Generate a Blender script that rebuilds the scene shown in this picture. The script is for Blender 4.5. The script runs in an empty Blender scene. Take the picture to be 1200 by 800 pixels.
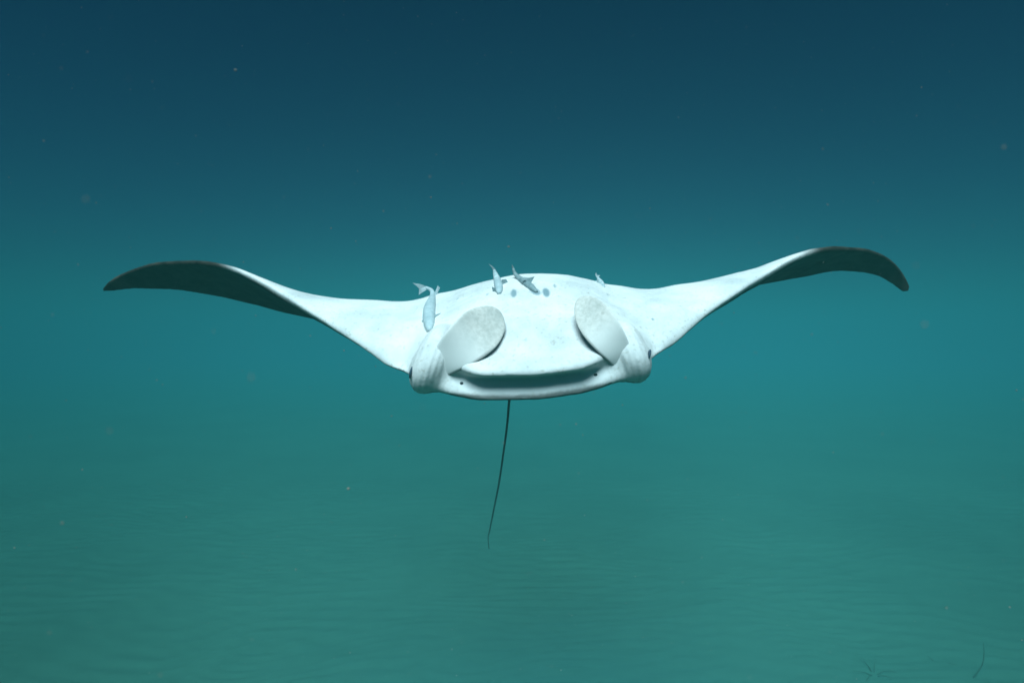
import bpy, bmesh, math, random
import numpy as np
from mathutils import Vector, Matrix, kdtree, noise as mnoise
from mathutils.bvhtree import BVHTree

# ------------------------------------------------------------------ camera, sky, sun, exposure
sc = bpy.context.scene
CAM_Z = 2.5
F_PX = 1200 * 20.0 / 36.0                    # focal length in photograph pixels (20 mm lens)
cam_d = bpy.data.cameras.new('camera')
cam_d.lens = 20.0
cam_d.sensor_width = 36.0
cam_d.clip_start = 0.02
cam_d.clip_end = 600.0
cam_d.dof.use_dof = True
cam_d.dof.focus_distance = 2.15
cam_d.dof.aperture_fstop = 3.2
cam = bpy.data.objects.new('camera', cam_d)
sc.collection.objects.link(cam)
cam.location = (0, 0, CAM_Z)
cam.rotation_euler = (math.radians(90), 0, 0)
sc.camera = cam

SUN_ELEV = math.radians(52)
SUN_AZ = math.radians(-172)                 # measured from +Y towards +X : behind the diver, a little to the left
sdir = Vector((math.sin(SUN_AZ) * math.cos(SUN_ELEV), math.cos(SUN_AZ) * math.cos(SUN_ELEV), math.sin(SUN_ELEV)))

world = bpy.data.worlds.new('World')
sc.world = world
world.use_nodes = True
wn = world.node_tree.nodes
wl = world.node_tree.links
wn.clear()
w_out = wn.new('ShaderNodeOutputWorld')
w_bg = wn.new('ShaderNodeBackground')
w_sky = wn.new('ShaderNodeTexSky')
w_sky.sky_type = 'NISHITA'
w_sky.sun_disc = False
w_sky.sun_elevation = SUN_ELEV
w_sky.sun_rotation = SUN_AZ
w_mul = wn.new('ShaderNodeMix')              # daylight filtered by the sea above
w_mul.data_type = 'RGBA'
w_mul.blend_type = 'MULTIPLY'
w_mul.inputs[0].default_value = 1.0
w_mul.inputs[7].default_value = (0.014, 0.20, 0.95, 1)
w_bg.inputs['Strength'].default_value = 0.0115
wl.new(w_sky.outputs[0], w_mul.inputs[6])
wl.new(w_mul.outputs[2], w_bg.inputs['Color'])
wl.new(w_bg.outputs[0], w_out.inputs[0])

sun_d = bpy.data.lights.new('sun', 'SUN')
sun_d.energy = 5.0
sun_d.angle = math.radians(35)               # spread by the rippled surface
sun_d.color = (1.0, 0.98, 0.96)
sun = bpy.data.objects.new('sun', sun_d)
sc.collection.objects.link(sun)
sun.rotation_euler = sdir.to_track_quat('Z', 'Y').to_euler()
sun.location = (0, -4, 30)

sc.view_settings.view_transform = 'Standard'
sc.view_settings.look = 'None'
sc.view_settings.gamma = 1.0
sc.view_settings.use_curve_mapping = False
sc.view_settings.exposure = 0.70
sc.render.engine = 'CYCLES'
sc.cycles.max_bounces = 8
sc.cycles.diffuse_bounces = 3
sc.cycles.volume_bounces = 3
sc.cycles.use_denoising = True

# ------------------------------------------------------------------ helpers
C = sc.collection


def at(px, py, depth):
    """point seen at photograph pixel (px, py), `depth` metres in front of the diver"""
    return Vector(((px - 600) / F_PX * depth, depth, CAM_Z + (400 - py) / F_PX * depth))


def link(name, me, mat, parent=None, smooth=True):
    o = bpy.data.objects.new(name, me)
    C.objects.link(o)
    if mat is not None:
        me.materials.append(mat)
    if smooth:
        me.polygons.foreach_set('use_smooth', [True] * len(me.polygons))
    if parent is not None:
        o.parent = parent
        o.matrix_parent_inverse = parent.matrix_world.inverted()
    return o


def tag(o, label=None, cat=None, group=None, kind=None):
    if label: o['label'] = label
    if cat: o['category'] = cat
    if group: o['group'] = group
    if kind: o['kind'] = kind
    return o


def empty(name, loc):
    o = bpy.data.objects.new(name, None)
    C.objects.link(o)
    o.location = loc
    o.empty_display_size = 0.1
    o.matrix_world = Matrix.Translation(loc)
    return o


def pchip(xs, ys, x):
    xs = np.asarray(xs, float); ys = np.asarray(ys, float)
    o = np.argsort(xs); xs = xs[o]; ys = ys[o]
    h = np.diff(xs); d = np.diff(ys) / h
    m = np.zeros_like(ys)
    for i in range(1, len(xs) - 1):
        if d[i - 1] * d[i] > 0:
            w1 = 2 * h[i] + h[i - 1]; w2 = h[i] + 2 * h[i - 1]
            m[i] = (w1 + w2) / (w1 / d[i - 1] + w2 / d[i])
    m[0] = d[0]; m[-1] = d[-1]
    x = np.clip(x, xs[0], xs[-1])
    k = np.clip(np.searchsorted(xs, x) - 1, 0, len(xs) - 2)
    t = (x - xs[k]) / h[k]
    return ((2*t**3 - 3*t**2 + 1) * ys[k] + (t**3 - 2*t**2 + t) * h[k] * m[k]
            + (-2*t**3 + 3*t**2) * ys[k+1] + (t**3 - t**2) * h[k] * m[k+1])


def smoothstep(a, b, x):
    t = np.clip((x - a) / (b - a), 0, 1)
    return t * t * (3 - 2 * t)


def crv(ctrl, n):
    """Catmull-Rom through ctrl points, n samples spaced evenly in control index"""
    P = np.asarray(ctrl, float)
    P = np.vstack([2*P[0] - P[1], P, 2*P[-1] - P[-2]])
    u = np.linspace(0, len(ctrl) - 1 - 1e-6, n)
    i = u.astype(int); t = (u - i)[:, None]
    p0, p1, p2, p3 = P[i], P[i+1], P[i+2], P[i+3]
    return 0.5 * (2*p1 + (p2-p0)*t + (2*p0-5*p1+4*p2-p3)*t*t + (3*p1-p0-3*p2+p3)*t**3)


def new_mat(name):
    m = bpy.data.materials.new(name)
    m.use_nodes = True
    n = m.node_tree.nodes
    return m, n, m.node_tree.links, n['Principled BSDF']


def ramp(n, stops):
    r = n.new('ShaderNodeValToRGB')
    e = r.color_ramp.elements
    e[0].position, e[0].color = stops[0][0], (*stops[0][1], 1)
    e[1].position, e[1].color = stops[-1][0], (*stops[-1][1], 1)
    for p, c in stops[1:-1]:
        k = e.new(p); k.color = (*c, 1)
    return r


def noise(n, l, coord, scale, detail=4, rough=0.55):
    t = n.new('ShaderNodeTexNoise')
    t.inputs['Scale'].default_value = scale
    t.inputs['Detail'].default_value = detail
    t.inputs['Roughness'].default_value = rough
    l.new(coord, t.inputs['Vector'])
    return t


def mixc(n, l, fac, a, b, mode='MIX'):
    m = n.new('ShaderNodeMix'); m.data_type = 'RGBA'; m.blend_type = mode
    for s, v in ((0, fac), (6, a), (7, b)):
        if isinstance(v, (int, float)): m.inputs[s].default_value = v
        elif isinstance(v, tuple): m.inputs[s].default_value = (*v, 1)
        else: l.new(v, m.inputs[s])
    return m.outputs[2]


# ------------------------------------------------------------------ materials
def skin_material():
    m, n, l, b = new_mat('manta_skin')
    co = n.new('ShaderNodeTexCoord').outputs['Object']
    at_ = n.new('ShaderNodeAttribute'); at_.attribute_name = 'pigment'
    sp = n.new('ShaderNodeSeparateColor'); l.new(at_.outputs['Color'], sp.inputs[0])
    # white belly with faint brown and grey mottling
    n1 = noise(n, l, co, 5.0, 5, 0.6)
    r1 = ramp(n, [(0.34, (0.52, 0.55, 0.56)), (0.62, (0.72, 0.73, 0.725))]); l.new(n1.outputs[0], r1.inputs[0])
    n2 = noise(n, l, co, 75.0, 2, 0.5)
    r2 = ramp(n, [(0.58, (1, 1, 1)), (0.74, (0.78, 0.76, 0.71))]); l.new(n2.outputs[0], r2.inputs[0])
    belly = mixc(n, l, 1.0, r1.outputs[0], r2.outputs[0], 'MULTIPLY')
    n3 = noise(n, l, co, 34.0, 3, 0.6)
    r3 = ramp(n, [(0.66, (1, 1, 1)), (0.76, (0.74, 0.71, 0.66))]); l.new(n3.outputs[0], r3.inputs[0])
    belly = mixc(n, l, 1.0, belly, r3.outputs[0], 'MULTIPLY')
    # dark back
    n4 = noise(n, l, co, 14.0, 5, 0.65)
    r4 = ramp(n, [(0.35, (0.010, 0.010, 0.009)), (0.7, (0.055, 0.050, 0.042))]); l.new(n4.outputs[0], r4.inputs[0])
    col = mixc(n, l, sp.outputs[0], belly, r4.outputs[0])
    # blue-grey spots
    col = mixc(n, l, sp.outputs[1], col, (0.16, 0.25, 0.29))
    # grey inside of the mouth, with the jaw's shade on the lip painted in
    col = mixc(n, l, sp.outputs[2], col, (0.58, 0.61, 0.62))
    l.new(col, b.inputs['Base Color'])
    b.inputs['Roughness'].default_value = 0.6
    b.inputs['Specular IOR Level'].default_value = 0.12
    bp = n.new('ShaderNodeBump'); bp.inputs['Strength'].default_value = 0.12; bp.inputs['Distance'].default_value = 0.01
    nb = noise(n, l, co, 60.0, 4, 0.6); l.new(nb.outputs[0], bp.inputs['Height']); l.new(bp.outputs[0], b.inputs['Normal'])
    return m


def mottled(name, c1, c2, scale, rough=0.6, spec=0.15, bump=0.1):
    m, n, l, b = new_mat(name)
    co = n.new('ShaderNodeTexCoord').outputs['Object']
    t = noise(n, l, co, scale, 4, 0.6)
    r = ramp(n, [(0.3, c1), (0.7, c2)]); l.new(t.outputs[0], r.inputs[0])
    l.new(r.outputs[0], b.inputs['Base Color'])
    b.inputs['Roughness'].default_value = rough
    b.inputs['Specular IOR Level'].default_value = spec
    if bump:
        bp = n.new('ShaderNodeBump'); bp.inputs['Strength'].default_value = bump; bp.inputs['Distance'].default_value = 0.005
        l.new(t.outputs[0], bp.inputs['Height']); l.new(bp.outputs[0], b.inputs['Normal'])
    return m


def sand_material():
    m, n, l, b = new_mat('sand')
    co = n.new('ShaderNodeTexCoord').outputs['Object']
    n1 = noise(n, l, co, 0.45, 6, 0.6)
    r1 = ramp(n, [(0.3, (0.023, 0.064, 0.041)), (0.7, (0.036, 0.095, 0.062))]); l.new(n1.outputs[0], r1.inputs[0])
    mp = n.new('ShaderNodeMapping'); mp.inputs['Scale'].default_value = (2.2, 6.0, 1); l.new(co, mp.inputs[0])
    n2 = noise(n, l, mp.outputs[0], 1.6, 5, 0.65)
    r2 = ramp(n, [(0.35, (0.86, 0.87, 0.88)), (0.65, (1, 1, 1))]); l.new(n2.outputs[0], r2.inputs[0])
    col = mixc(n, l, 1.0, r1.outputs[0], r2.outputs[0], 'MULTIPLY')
    l.new(col, b.inputs['Base Color'])
    b.inputs['Roughness'].default_value = 0.9
    b.inputs['Specular IOR Level'].default_value = 0.05
    n3 = noise(n, l, co, 25.0, 4, 0.6)
    bp = n.new('ShaderNodeBump'); bp.inputs['Strength'].default_value = 0.15; bp.inputs['Distance'].default_value = 0.01
    l.new(n3.outputs[0], bp.inputs['Height']); l.new(bp.outputs[0], b.inputs['Normal'])
    return m


M_SKIN = skin_material()
M_FISH = mottled('remora_skin', (0.30, 0.40, 0.43), (0.46, 0.55, 0.58), 40, 0.5, 0.2)
M_FISH_DARK = mottled('remora_dark', (0.12, 0.19, 0.21), (0.25, 0.33, 0.35), 40, 0.5, 0.2)
M_FIN = mottled('remora_fin', (0.30, 0.40, 0.43), (0.44, 0.52, 0.55), 60, 0.5, 0.2)
M_EYE = mottled('eye', (0.02, 0.035, 0.06), (0.04, 0.07, 0.11), 20, 0.4, 0.2, 0)
M_TAIL = mottled('tail_skin', (0.015, 0.015, 0.014), (0.035, 0.035, 0.03), 30, 0.7, 0.1)
M_HOLE = mottled('nostril_skin', (0.02, 0.025, 0.03), (0.05, 0.06, 0.07), 60, 0.8, 0.05, 0)
M_WEED = mottled('weed', (0.008, 0.014, 0.006), (0.020, 0.030, 0.012), 30, 0.7, 0.1)
M_SPECK = mottled('plankton', (0.13, 0.14, 0.12), (0.26, 0.24, 0.20), 30, 0.8, 0.05, 0)
M_SAND = sand_material()

# ------------------------------------------------------------------ seabed : one rippled sheet to the edge of sight
rng = np.random.default_rng(7)


def build_seabed():
    ys = np.concatenate([np.linspace(-110, -4, 20), np.linspace(-3, 2.5, 12), np.arange(2.6, 13.0, 0.022),
                         np.geomspace(13.1, 110, 60)])
    xs = np.concatenate([-np.geomspace(110, 13, 16), np.arange(-12.8, 12.9, 0.06), np.geomspace(13, 110, 16)])
    X, Y = np.meshgrid(xs, ys)
    ph = np.zeros_like(X)
    for k in range(14):                       # wandering crests
        a = rng.uniform(0, 2 * math.pi); f = rng.uniform(0.25, 1.7); p = rng.uniform(0, 6.3)
        ph += np.sin(f * (np.cos(a) * X + 0.7 * np.sin(a) * Y) + p) * (0.75 / f)
    amp = np.zeros_like(X)
    for k in range(10):
        a = rng.uniform(0, 2 * math.pi); f = rng.uniform(0.5, 2.6); p = rng.uniform(0, 6.3)
        amp += np.sin(f * (np.cos(a) * X + np.sin(a) * Y) + p)
    amp = 0.55 + 0.18 * amp
    near = 1 - smoothstep(9.0, 12.8, Y)
    near = near * (1 - smoothstep(10.0, 12.6, np.abs(X))) * smoothstep(2.6, 3.0, Y)
    w = 2 * math.pi / 0.15
    ph2 = np.zeros_like(X)
    for k in range(22):                       # short-range wander so that the crests fork and break
        a = rng.uniform(0, 2 * math.pi); f = rng.uniform(2.0, 7.0); p = rng.uniform(0, 6.3)
        ph2 += np.sin(f * (np.cos(a) * X + 0.9 * np.sin(a) * Y) + p) * (1.1 / f)
    r = np.sin(w * Y + 0.5 * X + ph * 3.2 + ph2 * 5.5)
    r2 = np.sin(w * 0.53 * Y - 0.9 * X + ph * 3.6 - ph2 * 3.4 + 1.0)
    Z = near * (0.0046 * np.clip(amp, 0, 1.3) * (r + 0.35 * np.cos(2 * r)) + 0.0042 * r2)
    dunes = 0.02 * np.sin(0.31 * X + 0.6) * np.sin(0.27 * Y + 0.3)
    Z += dunes
    nx, ny = len(xs), len(ys)
    V = np.stack([X, Y, Z], -1).reshape(-1, 3)
    i = np.arange(nx * ny).reshape(ny, nx)
    Fq = np.stack([i[:-1, :-1], i[:-1, 1:], i[1:, 1:], i[1:, :-1]], -1).reshape(-1, 4)
    me = bpy.data.meshes.new('seabed')
    me.from_pydata(V.tolist(), [], Fq.tolist())
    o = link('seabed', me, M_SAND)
    tag(o, 'flat sandy seabed with low wavy ripples', None, None, 'structure')
    return o


build_seabed()

# ------------------------------------------------------------------ manta ray, belly up, nose towards the diver
# leading edge as seen : (px, py, depth)
LE = [(121, 338, 2.866), (127, 330, 2.855), (142, 321, 2.835), (160, 314, 2.80), (185, 308, 2.75), (220, 306.5, 2.68),
      (250, 309, 2.61), (275, 315.5, 2.54), (300, 327, 2.47), (330, 345, 2.39), (350, 358, 2.33), (370, 371, 2.28),
      (400, 391, 2.20), (430, 411, 2.13), (455, 429, 2.06), (478, 441, 2.00), (500, 455, 1.93), (527, 463, 1.89),
      (570, 467, 1.875), (622, 466.5, 1.87), (660, 462, 1.875), (700, 455, 1.885), (722, 449, 1.89), (745, 440, 1.93),
      (765, 423, 2.00), (790, 403, 2.08), (830, 368, 2.20), (870, 340, 2.31), (905, 318, 2.42), (930, 303, 2.50),
      (955, 294, 2.57), (985, 290.5, 2.66), (1012, 292, 2.73), (1031, 297, 2.77), (1046, 306, 2.81), (1057, 318, 2.84), (1062, 327, 2.858), (1065, 335, 2.866)]
# trailing edge
TE = [(121, 342, 2.87), (130, 341.5, 2.88), (160, 338.5, 2.90), (200, 339.5, 2.93), (250, 347, 2.95), (300, 358, 2.98),
      (345, 369, 3.01), (400, 379, 3.06), (460, 384, 3.12), (540, 395, 3.20), (612, 405, 3.25), (680, 392, 3.20),
      (760, 372, 3.12), (830, 352, 3.06), (880, 336, 3.01), (905, 331, 2.98), (940, 325, 2.95), (985, 317.5, 2.93),
      (1007, 319, 2.92), (1028, 324, 2.905), (1048, 335, 2.89), (1060, 342, 2.882), (1065, 341, 2.87)]
LEw = np.array([at(*p) for p in LE]); TEw = np.array([at(*p) for p in TE])
XL = min(LEw[0, 0], TEw[0, 0]); XR = max(LEw[-1, 0], TEw[-1, 0])
LEw[0, 0] = TEw[0, 0] = XL; LEw[-1, 0] = TEw[-1, 0] = XR
XC = (622 - 600) / F_PX * 1.9                 # body centre line
# arch of the wing/body above the chord, against X (metres)
ARCH = [(-2.06, 0.0), (-1.9, 0.01), (-1.6, 0.02), (-1.4, 0.03), (-1.25, 0.028), (-1.1, 0.042), (-0.95, 0.08), (-0.8, 0.13),
        (-0.6, 0.22), (-0.4, 0.30), (-0.2, 0.36), (0.07, 0.40), (0.3, 0.36), (0.5, 0.305), (0.7, 0.215), (0.85, 0.15), (1.0, 0.10),
        (1.12, 0.06), (1.25, 0.032), (1.4, 0.02), (1.6, 0.015), (1.9, 0.01), (2.06, 0.0)]
ARCH = np.array(ARCH)

NV = 110
# centre section, relative to the leading edge : (back, up)
C_MOUTH = [(0.000, 0.000), (0.003, 0.012), (0.008, 0.024), (0.015, 0.036), (0.023, 0.047), (0.032, 0.057), (0.037, 0.065),
           (0.030, 0.0695), (0.000, 0.0710), (-0.030, 0.0730), (-0.045, 0.0800), (-0.043, 0.097), (-0.024, 0.120), (0.022, 0.162), (0.08, 0.220),
           (0.17, 0.29), (0.28, 0.37), (0.42, 0.44), (0.56, 0.475), (0.72, 0.475), (0.90, 0.43), (1.08, 0.34), (1.24, 0.23), (1.37, 0.14)]
C_PLAIN = [(0.000, 0.000), (0.001, 0.010), (0.002, 0.020), (0.003, 0.030), (0.003, 0.038), (0.002, 0.044), (0.000, 0.050),
           (-0.004, 0.058), (-0.008, 0.066), (-0.012, 0.074), (-0.014, 0.083), (-0.014, 0.097), (-0.006, 0.120), (0.028, 0.162), (0.08, 0.220),
           (0.17, 0.29), (0.28, 0.37), (0.42, 0.44), (0.56, 0.475), (0.72, 0.475), (0.90, 0.43), (1.08, 0.34), (1.24, 0.23), (1.37, 0.14)]
CM = crv(C_MOUTH, NV); CP = crv(C_PLAIN, NV)
ND = 44


def section(X):
    """closed section at one X : ventral run (LE to TE), then dorsal run back; returns (Y,Z) rows and darkness rows"""
    ley = pchip(LEw[:, 0], LEw[:, 1], X); lez = pchip(LEw[:, 0], LEw[:, 2], X)
    tey = pchip(TEw[:, 0], TEw[:, 1], X); tez = pchip(TEw[:, 0], TEw[:, 2], X)
    H = pchip(ARCH[:, 0], ARCH[:, 1], X)
    c = max(tey - ley, 1e-4)
    dx = X - XC
    inb = 1 - smoothstep(0.35, 1.1, abs(dx))
    T = 0.010 + 0.020 * (1 - smoothstep(1.0, 1.9, abs(dx))) + 0.05 * inb
    T = min(T, 0.4 * c + 0.002)
    sgn_tip = smoothstep(0.0, 0.05, min(X - XL, XR - X))
    T = T * (0.25 + 0.75 * sgn_tip)

    def mid(t):
        a = (np.clip(t, 0, 1) ** 0.85) * (np.clip(1 - t, 0, 1) ** 1.05)
        return ley + c * t, lez + (tez - lez) * t + H * a / 0.475

    def off(t, s):
        y, z = mid(t)
        e = 1e-3
        y2, z2 = mid(np.minimum(t + e, 1)); y1, z1 = mid(np.maximum(t - e, 0))
        ty, tz = y2 - y1, z2 - z1
        L = np.hypot(ty, tz) + 1e-12
        ny, nz = -tz / L, ty / L
        prof = (2.3 * np.sqrt(t) * (1 - t) ** 0.9 * (1 - 0.25 * t)) * 0.5 + 0.10 * np.sqrt(np.clip(t * 30, 0, 1)) * (1 - t) ** 0.3
        lim = np.where(t > 0.97, (1 - t) / 0.03 * 0.7 + 0.3, 1.0)
        if s < 0:                              # rolled leading edge, fuller on the dark side
            adx = abs(dx)
            e_n = 0.030 * smoothstep(0.45, 0.85, adx) * (1 - smoothstep(1.0, 1.35, adx)) + 0.004
            prof = prof + e_n / max(T, 1e-4) * np.sqrt(np.clip(t * 14, 0, 1)) * (1 - t) ** 1.5
        hh = T * prof + 0.0045 * np.sqrt(np.clip(t * 60, 0, 1)) * lim
        return y + s * ny * hh, z + s * nz * hh

    tv = np.linspace(0, 1, NV) ** 1.9
    y, z = off(tv, 1.0)
    V = np.stack([y, z], -1)
    w_h = 1 - smoothstep(0.16, 0.62, abs(dx))
    w_m = 1 - smoothstep(0.225, 0.285, abs(dx))
    if w_h > 0:
        cc = CP * (1 - w_m) + CM * w_m
        sc_h = 1 - 0.14 * smoothstep(0, 0.35, abs(dx))
        cc = np.stack([cc[:, 0], cc[:, 1] * np.where(cc[:, 1] > 0.1, (0.1 + (cc[:, 1] - 0.1) * sc_h) / np.maximum(cc[:, 1], 1e-6), 1)], -1)
        Vc = cc + np.array([ley, lez])
        V = V * (1 - w_h) + Vc * w_h
    td = np.linspace(0, 1, ND) ** 1.7
    y, z = off(td, -1.0)
    D = np.stack([y, z], -1)
    if w_h > 0:                                # dorsal side of the body
        bd = np.stack([ley + td * (V[-1, 0] - ley), lez - 0.016 * np.sqrt(np.clip(td * 40, 0, 1)) + td * (V[-1, 1] - lez) + 0.05 * np.sin(math.pi * td)], -1)
        D = D * (1 - w_h) + bd * w_h
    D = D[1:-1][::-1]
    dl = np.hypot(V[:, 0] - V[0, 0], V[:, 1] - V[0, 1])
    outer = smoothstep(1.20, 1.40, abs(dx - (-0.03)))
    dark_v = outer * (1 - smoothstep(0.05, 0.12, dl) * (1 - smoothstep(1.5, 1.75, abs(dx))))
    dark_d = np.ones(len(D))
    dd = np.hypot(D[:, 0] - V[0, 0], D[:, 1] - V[0, 1])
    dark_d = np.maximum(smoothstep(0.002, 0.026, dd), outer)
    dark_d = np.maximum(dark_d, 0.85 * w_h * smoothstep(0.0, 0.004, dd))
    mouth = np.zeros(NV)
    if w_m > 0:
        # mouth slot and lip band : own grey plus painted shade under the jaw
        i = np.linspace(0, len(C_MOUTH) - 1, NV)
        mouth = smoothstep(0.3, 3.2, i) * (1 - smoothstep(7.5, 8.8, i)) * w_m * w_h
        dark_v = np.maximum(dark_v, 0.8 * (1 - smoothstep(0.5, 1.7, i)) * w_m)
    return np.vstack([V, D]), np.concatenate([dark_v, dark_d]), np.concatenate([mouth, np.zeros(len(D))])


def ball_mesh(center, radii, rot=None, seg=32, rings=20, squash=None):
    bm = bmesh.new()
    bmesh.ops.create_uvsphere(bm, u_segments=seg, v_segments=rings, radius=1.0)
    R = (rot or Matrix.Identity(3))
    for v in bm.verts:
        p = Vector((v.co.x * radii[0], v.co.y * radii[1], v.co.z * radii[2]))
        v.co = Vector(center) + R @ p
    return bm


def soften(me, centres, r_out, r_in, iters):
    n = len(me.vertices)
    co = np.empty(n * 3); me.vertices.foreach_get('co', co); co = co.reshape(-1, 3)
    ed = np.empty(len(me.edges) * 2, dtype=np.int64); me.edges.foreach_get('vertices', ed); ed = ed.reshape(-1, 2)
    w = np.zeros(n)
    for c in centres:
        w = np.maximum(w, 1 - smoothstep(r_in, r_out, np.linalg.norm(co - np.array(c), axis=1)))
    act = (w[ed[:, 0]] > 0) | (w[ed[:, 1]] > 0)
    ed = ed[act]
    cnt = np.bincount(ed.ravel(), minlength=n).astype(float)
    for _ in range(iters):
        acc = np.stack([np.bincount(ed[:, 0], co[ed[:, 1], k], n) + np.bincount(ed[:, 1], co[ed[:, 0], k], n) for k in range(3)], -1)
        m = cnt > 0
        avg = co.copy(); avg[m] = acc[m] / cnt[m][:, None]
        co = co + (avg - co) * (0.6 * w)[:, None]
    me.vertices.foreach_set('co', co.ravel()); me.update()


def relief(me):
    """soft hollows beside the head, shallow gill folds and slow unevenness of the skin"""
    n = len(me.vertices)
    co = np.empty(n * 3); me.vertices.foreach_get('co', co); co = co.reshape(-1, 3)
    nr = np.empty(n * 3); me.vertex_normals.foreach_get('vector', nr); nr = nr.reshape(-1, 3)
    bvh = BVHTree.FromPolygons([Vector(c) for c in co], [tuple(p.vertices) for p in me.polygons])
    d = np.zeros(n)
    for (px, py, rx, ry, ang, dep) in ((476, 404, 10, 22, 10, 0.020), (768, 396, 9, 20, -12, 0.018), (468, 422, 8, 9, 0, 0.010),
                                       (545, 352, 16, 2.4, -14, 0.004), (530, 359, 16, 2.4, -16, 0.004), (558, 346, 14, 2.2, -12, 0.0035),
                                       (518, 366, 14, 2.4, -18, 0.003), (700, 346, 13, 2.2, 14, 0.004), (713, 351, 13, 2.2, 16, 0.004),
                                       (726, 357, 12, 2.2, 18, 0.003), (622, 408, 60, 9, 0, 0.006), (622, 372, 70, 8, 0, -0.006)):
        h = cast(bvh, px, py)
        if h is None: continue
        P, N = h
        v = (co - np.array(P))
        near = np.where((v ** 2).sum(1) < 0.35 ** 2)[0]
        ex = Vector((1, 0, 0)); ex = (ex - N * ex.dot(N)).normalized(); ey = N.cross(ex)
        if ey.z < 0: ey = -ey
        k = P.y / F_PX; fore = max(abs(N.dot((P - cam.location).normalized())), 0.3)
        u = v[near] @ np.array(ex); w = v[near] @ np.array(ey)
        a = math.radians(-ang)
        uu = u * math.cos(a) + w * math.sin(a); ww = -u * math.sin(a) + w * math.cos(a)
        g = np.exp(-0.5 * ((uu / (rx * k)) ** 2 + (ww / (ry * k / fore)) ** 2)) * np.clip(nr[near] @ np.array(N), 0, 1)
        d[near] -= dep * g
    for i, c in enumerate(co):
        v = Vector(c)
        d[i] += 0.0022 * mnoise.noise(v * 7.0) + 0.004 * mnoise.noise(v * 2.6) + 0.0006 * mnoise.noise(v * 26.0)
    for (px, py, sg) in ((505, 428, 1), (740, 420, -1)):       # upright skin wrinkles on the fin roots
        c = np.array(at(px, py, 1.93))
        v = co - c
        q = np.exp(-0.5 * ((v[:, 0] / 0.06) ** 2 + (v[:, 1] / 0.10) ** 2 + (v[:, 2] / 0.08) ** 2))
        x = v[:, 0] - sg * 0.32 * v[:, 2]
        d += 0.0009 * q * (np.sin(x * 330 + 6 * v[:, 2] * sg) + 0.6 * np.sin(x * 190 + 1.3 + 20 * v[:, 2]))
    co += nr * d[:, None]
    me.vertices.foreach_set('co', co.ravel()); me.update()


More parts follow.
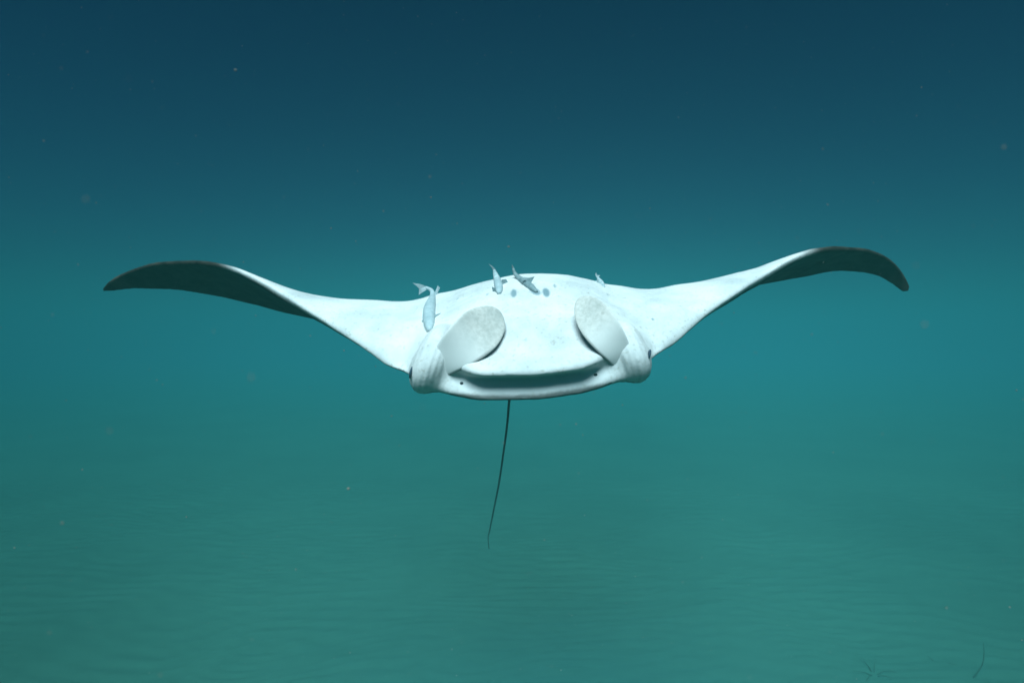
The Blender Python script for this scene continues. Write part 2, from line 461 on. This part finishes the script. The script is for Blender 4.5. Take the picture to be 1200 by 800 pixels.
def build_body(root):
    xs = np.unique(np.concatenate([
        XL + (np.geomspace(1, 31, 34) - 1) / 30 * 0.22,
        np.linspace(XL + 0.22, XC - 0.9, 70), np.linspace(XC - 0.9, XC + 0.9, 190), np.linspace(XC + 0.9, XR - 0.22, 70),
        XR - (np.geomspace(1, 31, 34) - 1) / 30 * 0.22]))
    xs[0] += 0.0005; xs[-1] -= 0.0005
    rows, darks, mouths = [], [], []
    for X in xs:
        P, d, mth = section(X)
        rows.append(np.column_stack([np.full(len(P), X), P])); darks.append(d); mouths.append(mth)
    V = np.array(rows); NS, NP = V.shape[:2]
    i = np.arange(NS * NP).reshape(NS, NP)
    j = np.roll(i, -1, axis=1)
    F = np.stack([i[:-1], j[:-1], j[1:], i[1:]], -1).reshape(-1, 4).tolist()
    F.append(i[0].tolist()[::-1]); F.append(i[-1].tolist())
    verts = V.reshape(-1, 3)
    me = bpy.data.meshes.new('loft')
    me.from_pydata(verts.tolist(), [], F)
    bm = bmesh.new(); bm.from_mesh(me)
    # rounded knobs at the corners of the head that carry the cephalic fins
    knobs = []
    for (px, py, dep, rx, ry, rz, ang) in ((505, 428, 1.955, 0.070, 0.110, 0.112, 26), (740, 420, 1.955, 0.064, 0.108, 0.094, -22),
                                           (497, 451, 1.94, 0.040, 0.06, 0.030, 25), (738, 438, 1.94, 0.045, 0.06, 0.028, -20),
                                           (513, 404, 2.02, 0.055, 0.11, 0.085, 30), (734, 398, 2.02, 0.050, 0.11, 0.075, -26)):
        kb = ball_mesh(at(px, py, dep), (rx, ry, rz), Matrix.Rotation(math.radians(ang), 3, 'Y'))
        tm = bpy.data.meshes.new('tmp'); kb.to_mesh(tm); kb.free(); bm.from_mesh(tm); bpy.data.meshes.remove(tm)
        knobs.append(at(px, py, dep))
    bmesh.ops.recalc_face_normals(bm, faces=bm.faces)
    bm.to_mesh(me); bm.free()
    tmp = bpy.data.objects.new('tmp_body', me); C.objects.link(tmp)
    rm = tmp.modifiers.new('r', 'REMESH'); rm.mode = 'VOXEL'; rm.voxel_size = 0.0056; rm.use_smooth_shade = True
    sm = tmp.modifiers.new('s', 'SMOOTH')
    sm.factor = 0.5; sm.iterations = 3
    dg = bpy.context.evaluated_depsgraph_get()
    body_me = bpy.data.meshes.new_from_object(tmp.evaluated_get(dg))
    body_me.name = 'body'
    bpy.data.objects.remove(tmp)
    soften(body_me, knobs[:2], 0.23, 0.12, 75)
    relief(body_me)
    # pigment, carried over from the lofted sheet
    kd = kdtree.KDTree(len(verts))
    for k, p in enumerate(verts): kd.insert(p, k)
    kd.balance()
    dk = np.concatenate(darks); mt = np.concatenate(mouths)
    n = len(body_me.vertices)
    co = np.empty(n * 3); body_me.vertices.foreach_get('co', co); co = co.reshape(-1, 3)
    nr = np.empty(n * 3); body_me.vertex_normals.foreach_get('vector', nr); nr = nr.reshape(-1, 3)
    idx = np.array([kd.find(p)[1] for p in co])
    dark = dk[idx]; mouth = mt[idx]
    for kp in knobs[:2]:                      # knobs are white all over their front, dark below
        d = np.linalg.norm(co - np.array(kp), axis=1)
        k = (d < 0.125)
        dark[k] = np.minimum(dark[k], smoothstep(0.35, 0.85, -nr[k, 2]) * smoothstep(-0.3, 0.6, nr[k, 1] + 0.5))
    spots = np.zeros(n)
    bvh = BVHTree.FromPolygons([Vector(c) for c in co], [tuple(p.vertices) for p in body_me.polygons])
    for (px, py, rw, rh, ang, s) in ((602, 343.5, 3.4, 5.0, 0, 0.9), (627, 341, 7.0, 3.8, 28, 0.9), (640, 342.5, 4.4, 5.4, -10, 0.95),
                                     (650, 335, 1.8, 2.2, 0, 0.7), (765, 374, 1.8, 1.3, 20, 0.9), (571, 345, 1.3, 1.0, 0, 0.6),
                                     (616, 398, 1.4, 2.2, 10, 0.35), (536, 350, 1.2, 1.0, 0, .5), (458, 393, 1.2, 1.2, 0, .3),
                                     (545, 351, 12, 0.9, -12, .14), (532, 357, 12, 0.9, -14, .12), (556, 346, 10, 0.8, -10, .12), (700, 347, 9, 0.8, 10, .12), (712, 352, 9, 0.8, 12, .10), (712, 345, 1.2, 1.0, 0, .5), (583, 330, 1.0, 1.0, 0, .3), (690, 338, 1.0, 0.9, 0, .4)):
        h = cast(bvh, px, py)
        if h is None: continue
        P, N = h
        # spot axes on the skin
        d3 = co - np.array(P)
        near = np.where((d3 ** 2).sum(1) < 0.15 ** 2)[0]
        ex = Vector((1, 0, 0)); ex = (ex - N * ex.dot(N)).normalized(); ey = N.cross(ex)
        if ey.z < 0: ey = -ey
        vdir = (P - cam.location).normalized()
        dep = P.y
        kx = rw / F_PX * dep
        fore = max(abs(N.dot(vdir)), 0.25)
        ky = rh / F_PX * dep / fore
        a = math.radians(-ang)
        u = d3[near] @ np.array(ex); v = d3[near] @ np.array(ey) * fore
        uu = u * math.cos(a) + v * math.sin(a); vv = -u * math.sin(a) + v * math.cos(a)
        q = np.sqrt((uu / kx) ** 2 + (vv / (ky * fore)) ** 2)
        spots[near] = np.maximum(spots[near], s * (1 - smoothstep(0.7, 1.25, q)))
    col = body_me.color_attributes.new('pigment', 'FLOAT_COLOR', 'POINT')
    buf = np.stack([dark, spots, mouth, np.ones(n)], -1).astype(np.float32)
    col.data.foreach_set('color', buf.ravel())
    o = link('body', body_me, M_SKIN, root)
    return o, bvh


def cast(bvh, px, py):
    d = (at(px, py, 1.0) - cam.location).normalized()
    loc, nor, i, dist = bvh.ray_cast(cam.location, d)
    if loc is None: return None
    if nor.dot(d) > 0: nor = -nor
    return loc, nor


manta = empty('manta_ray', at(615, 400, 2.4))
tag(manta, 'large white bellied manta ray gliding belly up with dark upcurved wing tips', 'manta ray')
body, BVH = build_body(manta)


def paddle(name, axis, widths, depth, dark_side, curl, parent, bulge=-0.012):
    """cephalic fin : a thick leaf along `axis` (px,py) with half widths in px, at `depth`s"""
    A = crv([(*p, d) for p, d in zip(axis, depth)], 40)
    W = np.interp(np.linspace(0, 1, 40), np.linspace(0, 1, len(widths)), widths)
    W = crv([(w, 0) for w in widths], 40)[:, 0]
    uu = 1 - (1 - np.linspace(0, 1, 40)) ** 1.7
    A = crv([(*p, d) for p, d in zip(axis, depth)], 200)
    arc = np.concatenate([[0], np.cumsum(np.linalg.norm(np.diff(A[:, :2], axis=0), axis=1))]); arc /= arc[-1]
    A = np.stack([np.interp(uu, arc, A[:, c]) for c in range(3)], -1)
    W = np.interp(uu, np.linspace(0, 1, 40), W) * np.sqrt(np.clip(1 - np.clip((uu - 0.60) / 0.40, 0, 1) ** 2.2, 0.0004, 1))
    tang = np.gradient(A[:, :2], axis=0); tang /= np.linalg.norm(tang, axis=1)[:, None]
    nrm = np.stack([-tang[:, 1], tang[:, 0]], -1)
    NU = 25
    u = np.linspace(-1, 1, NU)
    front, back, darkf, darkb = [], [], [], []
    for k in range(40):
        for q in u:
            p = A[k, :2] + nrm[k] * W[k] * q
            dep = A[k, 2] + curl * q * abs(q) + bulge * (q * q) * (W[k] / W.max()) ** 2
            th = (0.0055 + 0.006 * (1 - smoothstep(0.0, 0.5, uu[k]))) * math.sqrt(max(1 - q * q, 0)) * min(1, (39 - k) / 5.0 + 0.15) + 0.0012
            front.append(at(p[0], p[1], dep - th)); back.append(at(p[0], p[1], dep + th))
    n = 40 * NU
    V = front + back
    F = []
    for k in range(39):
        for j in range(NU - 1):
            a = k * NU + j
            F.append((a, a + 1, a + NU + 1, a + NU)); F.append((n + a, n + a + NU, n + a + NU + 1, n + a + 1))
    for k in range(39):
        for j in (0, NU - 1):
            a = k * NU + j
            F.append((a, a + NU, n + a + NU, n + a))
    for j in range(NU - 1):
        for k in (0, 39):
            a = k * NU + j
            F.append((a, a + 1, n + a + 1, n + a))
    me = bpy.data.meshes.new(name)
    me.from_pydata([tuple(v) for v in V], [], F)
    bm = bmesh.new(); bm.from_mesh(me); bmesh.ops.recalc_face_normals(bm, faces=bm.faces); bm.to_mesh(me); bm.free()
    dark = []
    for s in (0, 1):
        for k in range(40):
            for q in u:
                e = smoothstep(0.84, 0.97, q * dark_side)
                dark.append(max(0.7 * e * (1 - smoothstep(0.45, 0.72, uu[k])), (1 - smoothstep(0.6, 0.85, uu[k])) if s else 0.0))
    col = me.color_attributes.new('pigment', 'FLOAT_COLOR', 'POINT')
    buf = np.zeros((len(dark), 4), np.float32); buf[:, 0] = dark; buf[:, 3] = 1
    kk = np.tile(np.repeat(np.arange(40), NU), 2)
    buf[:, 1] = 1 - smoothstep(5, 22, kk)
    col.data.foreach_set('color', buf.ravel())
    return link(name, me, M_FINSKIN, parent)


def fin_material():
    m, n, l, b = new_mat('cephalic_fin_skin')
    co = n.new('ShaderNodeTexCoord').outputs['Object']
    at_ = n.new('ShaderNodeAttribute'); at_.attribute_name = 'pigment'
    sp = n.new('ShaderNodeSeparateColor'); l.new(at_.outputs['Color'], sp.inputs[0])
    n1 = noise(n, l, co, 16.0, 5, 0.6)
    r1 = ramp(n, [(0.32, (0.46, 0.47, 0.45)), (0.70, (0.64, 0.62, 0.59))]); l.new(n1.outputs[0], r1.inputs[0])
    n2 = noise(n, l, co, 90.0, 3, 0.6)
    r2 = ramp(n, [(0.40, (0.86, 0.86, 0.85)), (0.6, (1, 1, 1))]); l.new(n2.outputs[0], r2.inputs[0])
    c = mixc(n, l, 1.0, r1.outputs[0], r2.outputs[0], 'MULTIPLY')
    c = mixc(n, l, sp.outputs[1], c, (0.70, 0.71, 0.705))
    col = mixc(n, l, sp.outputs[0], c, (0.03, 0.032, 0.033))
    l.new(col, b.inputs['Base Color'])
    b.inputs['Roughness'].default_value = 0.6
    b.inputs['Specular IOR Level'].default_value = 0.1
    return m


M_FINSKIN = fin_material()
paddle('cephalic_fin', [(508, 433), (524, 420), (542, 405), (559, 390), (573, 377), (581, 368.5), (585.5, 364)],
       [15, 18.5, 23.5, 26.5, 27.5, 27.5, 27], [1.93, 1.888, 1.870, 1.89, 1.93, 1.955, 1.965], 1, 0.0, manta)
paddle('cephalic_fin', [(735, 427), (724, 412), (711, 394), (698, 376), (687, 360), (681, 351.5), (679, 348.5)],
       [13, 16, 19.5, 21.5, 21.5, 21, 20], [1.93, 1.890, 1.876, 1.90, 1.94, 1.965, 1.97], -1, 0.0, manta)


def ball(name, px, py, dep, radii_px, ang, mat, parent, depth_r):
    k = dep / F_PX
    bm = ball_mesh((0, 0, 0), (radii_px[0] * k, depth_r, radii_px[1] * k), Matrix.Rotation(math.radians(ang), 3, 'Y'), 20, 12)
    p = at(px, py, dep)
    for v in bm.verts: v.co += p
    me = bpy.data.meshes.new(name); bm.to_mesh(me); bm.free()
    return link(name, me, mat, parent)


for (px, py, rw, rh, ang) in ((482, 436, 1.9, 7.5, -14), (760, 416, 1.9, 7.0, -18)):
    h = cast(BVH, px, py)
    ball('eye', px, py, (h[0].y if h else 1.97) + 0.006, (rw, rh), -ang, M_EYE, manta, 0.02)
for (px, py) in ((541, 449), (698, 439)):
    h = cast(BVH, px, py)
    ball('nostril', px, py, (h[0].y if h else 1.9), (2.2, 1.9), 0, M_HOLE, manta, 0.004)


def tube(pts, radii, seg=8):
    P = [Vector(p) for p in pts]
    V, F = [], []
    up = Vector((0, 1, 0.2)).normalized()
    for i, p in enumerate(P):
        t = (P[min(i + 1, len(P) - 1)] - P[max(i - 1, 0)]).normalized()
        a = t.cross(up).normalized(); b = a.cross(t).normalized()
        for k in range(seg):
            c = 2 * math.pi * k / seg
            V.append(tuple(p + (a * math.cos(c) + b * math.sin(c)) * radii[i]))
    for i in range(len(P) - 1):
        for k in range(seg):
            F.append((i * seg + k, i * seg + (k + 1) % seg, (i + 1) * seg + (k + 1) % seg, (i + 1) * seg + k))
    F.append(tuple(range(seg))[::-1]); F.append(tuple((len(P) - 1) * seg + k for k in range(seg)))
    return V, F


tp = [(606, 408, 3.22), (601, 440, 3.32), (597, 468, 3.42), (594, 500, 3.5), (590, 530, 3.56), (584.5, 567, 3.62), (578, 600, 3.66),
      (574, 620, 3.68), (572, 630, 3.69), (573, 643, 3.70)]
cp = crv([tuple(at(*p)) for p in tp], 48)
rad = np.interp(np.linspace(0, 1, 48), [0, 0.15, 0.3, 0.7, 1], [0.016, 0.0085, 0.0072, 0.0050, 0.0022])
V, F = tube(cp, rad)
me = bpy.data.meshes.new('tail'); me.from_pydata(V, [], F)
link('tail', me, M_TAIL, manta)

# ------------------------------------------------------------------ remoras clinging to the belly


def sheet(name, outline, thick, mat, parent):
    """thin solid fin from 3D outline points (fan), `thick` along its normal"""
    P = [Vector(p) for p in outline]
    c = sum(P, Vector()) / len(P)
    nn = Vector()
    for i in range(len(P)): nn += (P[i] - c).cross(P[(i + 1) % len(P)] - c)
    nn.normalize()
    V = [tuple(c + nn * thick), tuple(c - nn * thick)] + [tuple(p + nn * 0.0006) for p in P] + [tuple(p - nn * 0.0006) for p in P]
    n = len(P); F = []
    for i in range(n):
        j = (i + 1) % n
        F += [(0, 2 + i, 2 + j), (1, 2 + n + j, 2 + n + i), (2 + i, 2 + n + i, 2 + n + j, 2 + j)]
    me = bpy.data.meshes.new(name); me.from_pydata(V, [], F)
    return link(name, me, mat, parent, False)


def remora(label, spine, widths, tail_fin, fins, mat=None, mat_fin=None, lift=None):
    """spine (px,py, height above the skin in m or None = last depth); widths half px"""
    mat = mat or M_FISH; mat_fin = mat_fin or M_FIN
    pts = []; last = None
    for (px, py, hgt) in spine:
        h = cast(BVH, px, py)
        if h is not None and last is None or (h is not None and abs(h[0].y - last) < 0.35):
            last = h[0].y
            pts.append(at(px, py, h[0].y - hgt)); 
        else:
            pts.append(at(px, py, last - hgt * 0.2))
    dep0 = pts[0].y
    root = empty('remora', pts[0])
    tag(root, label, 'fish', 'remoras clinging to the belly of the manta ray')
    n = 26
    cp = crv([tuple(p) for p in pts], n)
    W = crv([(w, 0) for w in widths], n)[:, 0]
    V, F = [], []; seg = 14
    toc = Vector((0, -1, 0.15)).normalized()
    for i in range(n):
        p = Vector(cp[i]); t = (Vector(cp[min(i + 1, n - 1)]) - Vector(cp[max(i - 1, 0)])).normalized()
        side = t.cross(toc).normalized(); up = side.cross(t).normalized()
        w = max(W[i], 0.2) / F_PX * p.y
        for k in range(seg):
            a = 2 * math.pi * k / seg
            V.append(tuple(p + side * math.cos(a) * w + up * math.sin(a) * w * 0.8))
    for i in range(n - 1):
        for k in range(seg):
            F.append((i * seg + k, i * seg + (k + 1) % seg, (i + 1) * seg + (k + 1) % seg, (i + 1) * seg + k))
    F.append(tuple(range(seg))[::-1]); F.append(tuple((n - 1) * seg + k for k in range(seg)))
    me = bpy.data.meshes.new('body'); me.from_pydata(V, [], F)
    link('body', me, mat, root)
    de = pts[-1].y
    sheet('tail_fin', [at(x, y, de + d) for x, y, d in tail_fin], 0.0015, mat_fin, root)
    for nm, base, ol in fins:
        db = pts[base].y
        sheet(nm, [at(x, y, db + d) for x, y, d in ol], 0.0015, mat_fin, root)
    return root


remora('pale plump remora with its forked tail bent over, alone below the wing root',
       [(503, 387, 0.012), (503, 380, 0.022), (502.5, 372, 0.026), (503, 363, 0.028), (505, 354, 0.028), (507, 346, 0.026), (505.5, 340, 0.03), (499, 336.5, 0.03)],
       [3.0, 6.0, 7.4, 7.2, 5.6, 3.4, 2.3, 1.4],
       [(501, 338.5, 0), (499.5, 335.5, 0), (493, 333, -.01), (483.5, 331.5, -.02), (488, 335, -.01), (491, 338, 0), (491, 344, .01), (490.5, 345.5, .01), (496, 342, 0)],
       [('pectoral_fin', 2, [(509, 369, 0.0), (516.5, 366.5, .02), (514, 369.5, .02), (509, 372, 0)]),
        ('pectoral_fin', 2, [(497, 373, 0.0), (494, 376, .015), (495, 377.5, .015), (498, 378, 0)]),
        ('dorsal_fin', 5, [(509.5, 343, 0.0), (513, 334.5, .01), (515.5, 337, .02), (510.5, 348, 0)])])
remora('slim pale remora with spread dark side fins, head down near the belly crest',
       [(585, 343.5, 0.010), (584.8, 339, 0.016), (584, 333, 0.018), (582.5, 327, 0.018), (580.5, 321, 0.02), (579, 316, 0.03)],
       [2.2, 4.3, 5.0, 4.2, 2.8, 1.4],
       [(579.8, 318, 0), (578.2, 318, 0), (576, 313, 0), (572.5, 309, -.01), (576.5, 311.5, -.005), (580.5, 315, 0)],
       [('pectoral_fin', 2, [(588, 327.5, 0.0), (593, 327, .012), (595.5, 331, .015), (592, 335, .012), (588, 338, 0)]),
        ('pectoral_fin', 1, [(581, 338, 0.0), (576.5, 336, .012), (577, 339.5, .012), (581.5, 343, 0)])], None, M_FISH_DARK)
remora('dark slender remora lying aslant on the belly with raised fin, beside oval spots',
       [(629, 342, 0.006), (624.5, 338, 0.012), (619, 333.5, 0.016), (613.5, 329.5, 0.018), (608, 325.5, 0.018), (603.5, 320.5, 0.02), (601.5, 315, 0.03)],
       [1.6, 3.6, 4.2, 4.0, 3.2, 2.2, 1.2],
       [(602.6, 317, 0), (600.8, 317, 0), (599.8, 313, 0), (599.8, 309.5, -.01), (601.5, 312, 0), (603, 315, 0)],
       [('dorsal_fin', 2, [(622, 332, 0.0), (626.5, 324, .004), (620, 325.5, .004), (611, 324.5, .004), (609, 325, 0.002), (614, 328, 0)])], M_FISH_DARK, M_FISH_DARK)
remora('tiny pale remora perched at the crest above a paddle fin, forked tail up',
       [(708, 336, 0.006), (706, 333, 0.010), (703.5, 330, 0.011), (701.5, 327, 0.012), (700, 324.5, 0.016)],
       [1.3, 2.6, 3.0, 2.0, 0.9],
       [(700.8, 325.5, 0), (699.2, 325, 0), (697.5, 322, 0), (698.5, 319, -.005), (700, 322.5, 0), (703.5, 322.5, 0)],
       [('pectoral_fin', 2, [(702, 331, 0), (697, 331.5, .01), (697.5, 329, .01), (700.5, 328, 0)])])

# ------------------------------------------------------------------ weed on the sand
def weed_strand(name, label, cat, px, py, pts, r, group=None):
    dep = CAM_Z * F_PX / (py - 400)
    base = at(px, py, dep)
    root_pts = [base + Vector(p) for p in pts]
    cp = crv([tuple(p) for p in root_pts], 16)
    V, F = tube(cp, np.linspace(r, r * 0.35, 16), 6)
    return base, V, F


def weed(label, px, py, strands, r):
    base, _, _ = weed_strand('', '', '', px, py, strands[0], r)
    root = empty('seaweed', base)
    tag(root, label, 'seaweed', 'loose weed on the sand')
    for s in strands:
        _, V, F = weed_strand('', '', '', px, py, s, r)
        me = bpy.data.meshes.new('strand'); me.from_pydata(V, [], F)
        link('strand', me, M_WEED, root)


weed('single dark curved strand of weed standing up from the sand', 1138, 796,
     [[(0, 0, -0.01), (0.03, -0.01, 0.05), (0.075, -0.01, 0.12), (0.095, 0.0, 0.2), (0.098, 0.01, 0.27)]], 0.0065)
rnd = random.Random(3)
st = []
for k in range(7):
    a = rnd.uniform(0, 6.28); L = rnd.uniform(0.08, 0.2)
    st.append([(0, 0, -0.01), (math.cos(a) * L * .4, math.sin(a) * L * .4, 0.04), (math.cos(a) * L, math.sin(a) * L, rnd.uniform(0.01, 0.08))])
weed('low straggly tuft of green brown weed flat on the sand', 1024, 793, st, 0.005)
weed('short sprig of weed lying on the sand between tuft and strand', 1100, 778,
     [[(0, 0, -0.01), (0.06, -0.02, 0.02), (0.13, -0.05, 0.015)], [(0, 0, -0.01), (-0.04, 0.03, 0.03), (-0.06, 0.04, 0.05)]], 0.004)

# ------------------------------------------------------------------ drifting specks in the water
def build_specks():
    r = np.random.default_rng(11)
    bm = bmesh.new(); bmesh.ops.create_icosphere(bm, subdivisions=1, radius=1)
    bv = np.array([v.co[:] for v in bm.verts]); bf = [[v.index for v in f.verts] for f in bm.faces]; bm.free()
    V, F = [], []
    k = 0
    while k < 12000:
        p = np.array([r.uniform(-6, 6), r.uniform(-2, 7), r.uniform(0.3, 5.5)])
        if np.linalg.norm(p - np.array([0, 0, CAM_Z])) < 0.9: continue
        s = 0.0006 + 0.0014 * r.random() ** 3
        o = len(V) 
        V += (p + bv * s * r.uniform(0.6, 1.4, 3)).tolist()
        F += [[o + i for i in f] for f in bf]
        k += 1
    k = 0
    while k < 1600:                           # the same specks close to the lens, thrown out of focus
        p = np.array([r.uniform(-1.1, 1.1), r.uniform(-0.9, 1.3), CAM_Z + r.uniform(-0.8, 0.8)])
        if np.linalg.norm(p - np.array([0, 0, CAM_Z])) < 0.25: continue
        s = 0.0004 + 0.0008 * r.random() ** 3
        o = len(V)
        V += (p + bv * s * r.uniform(0.6, 1.4, 3)).tolist()
        F += [[o + i for i in f] for f in bf]
        k += 1
    me = bpy.data.meshes.new('drifting_specks'); me.from_pydata(V, [], F)
    tag(link('drifting_specks', me, M_SPECK), 'pale specks of plankton drifting in the water', 'plankton', None, 'stuff')


build_specks()

# ------------------------------------------------------------------ the sea itself, as one even volume
def build_water():
    bm = bmesh.new(); bmesh.ops.create_cube(bm, size=1.0)
    for v in bm.verts:
        v.co = Vector((v.co.x * 236, v.co.y * 236, (v.co.z + 0.5) * (WATER_TOP + 1.0) - 1.0))
    me = bpy.data.meshes.new('haze'); bm.to_mesh(me); bm.free()
    m = bpy.data.materials.new('sea_water'); m.use_nodes = True
    n = m.node_tree.nodes; n.clear()
    out = n.new('ShaderNodeOutputMaterial'); pv = n.new('ShaderNodeVolumePrincipled')
    pv.inputs['Density'].default_value = WATER_DENSITY
    pv.inputs['Color'].default_value = WATER_SCATTER
    pv.inputs['Absorption Color'].default_value = WATER_ABSORB
    pv.inputs['Anisotropy'].default_value = WATER_G
    m.node_tree.links.new(pv.outputs[0], out.inputs['Volume'])
    o = link('haze', me, m, None, False)
    tag(o, 'teal sea water veiling everything that is far away', None, None, 'stuff')


WATER_TOP = CAM_Z + 3.2
WATER_DENSITY = 0.12
WATER_SCATTER = (0.034, 0.157, 0.147, 1)
WATER_ABSORB = (0.0, 0.30, 0.42, 1)
WATER_G = -0.58
build_water()
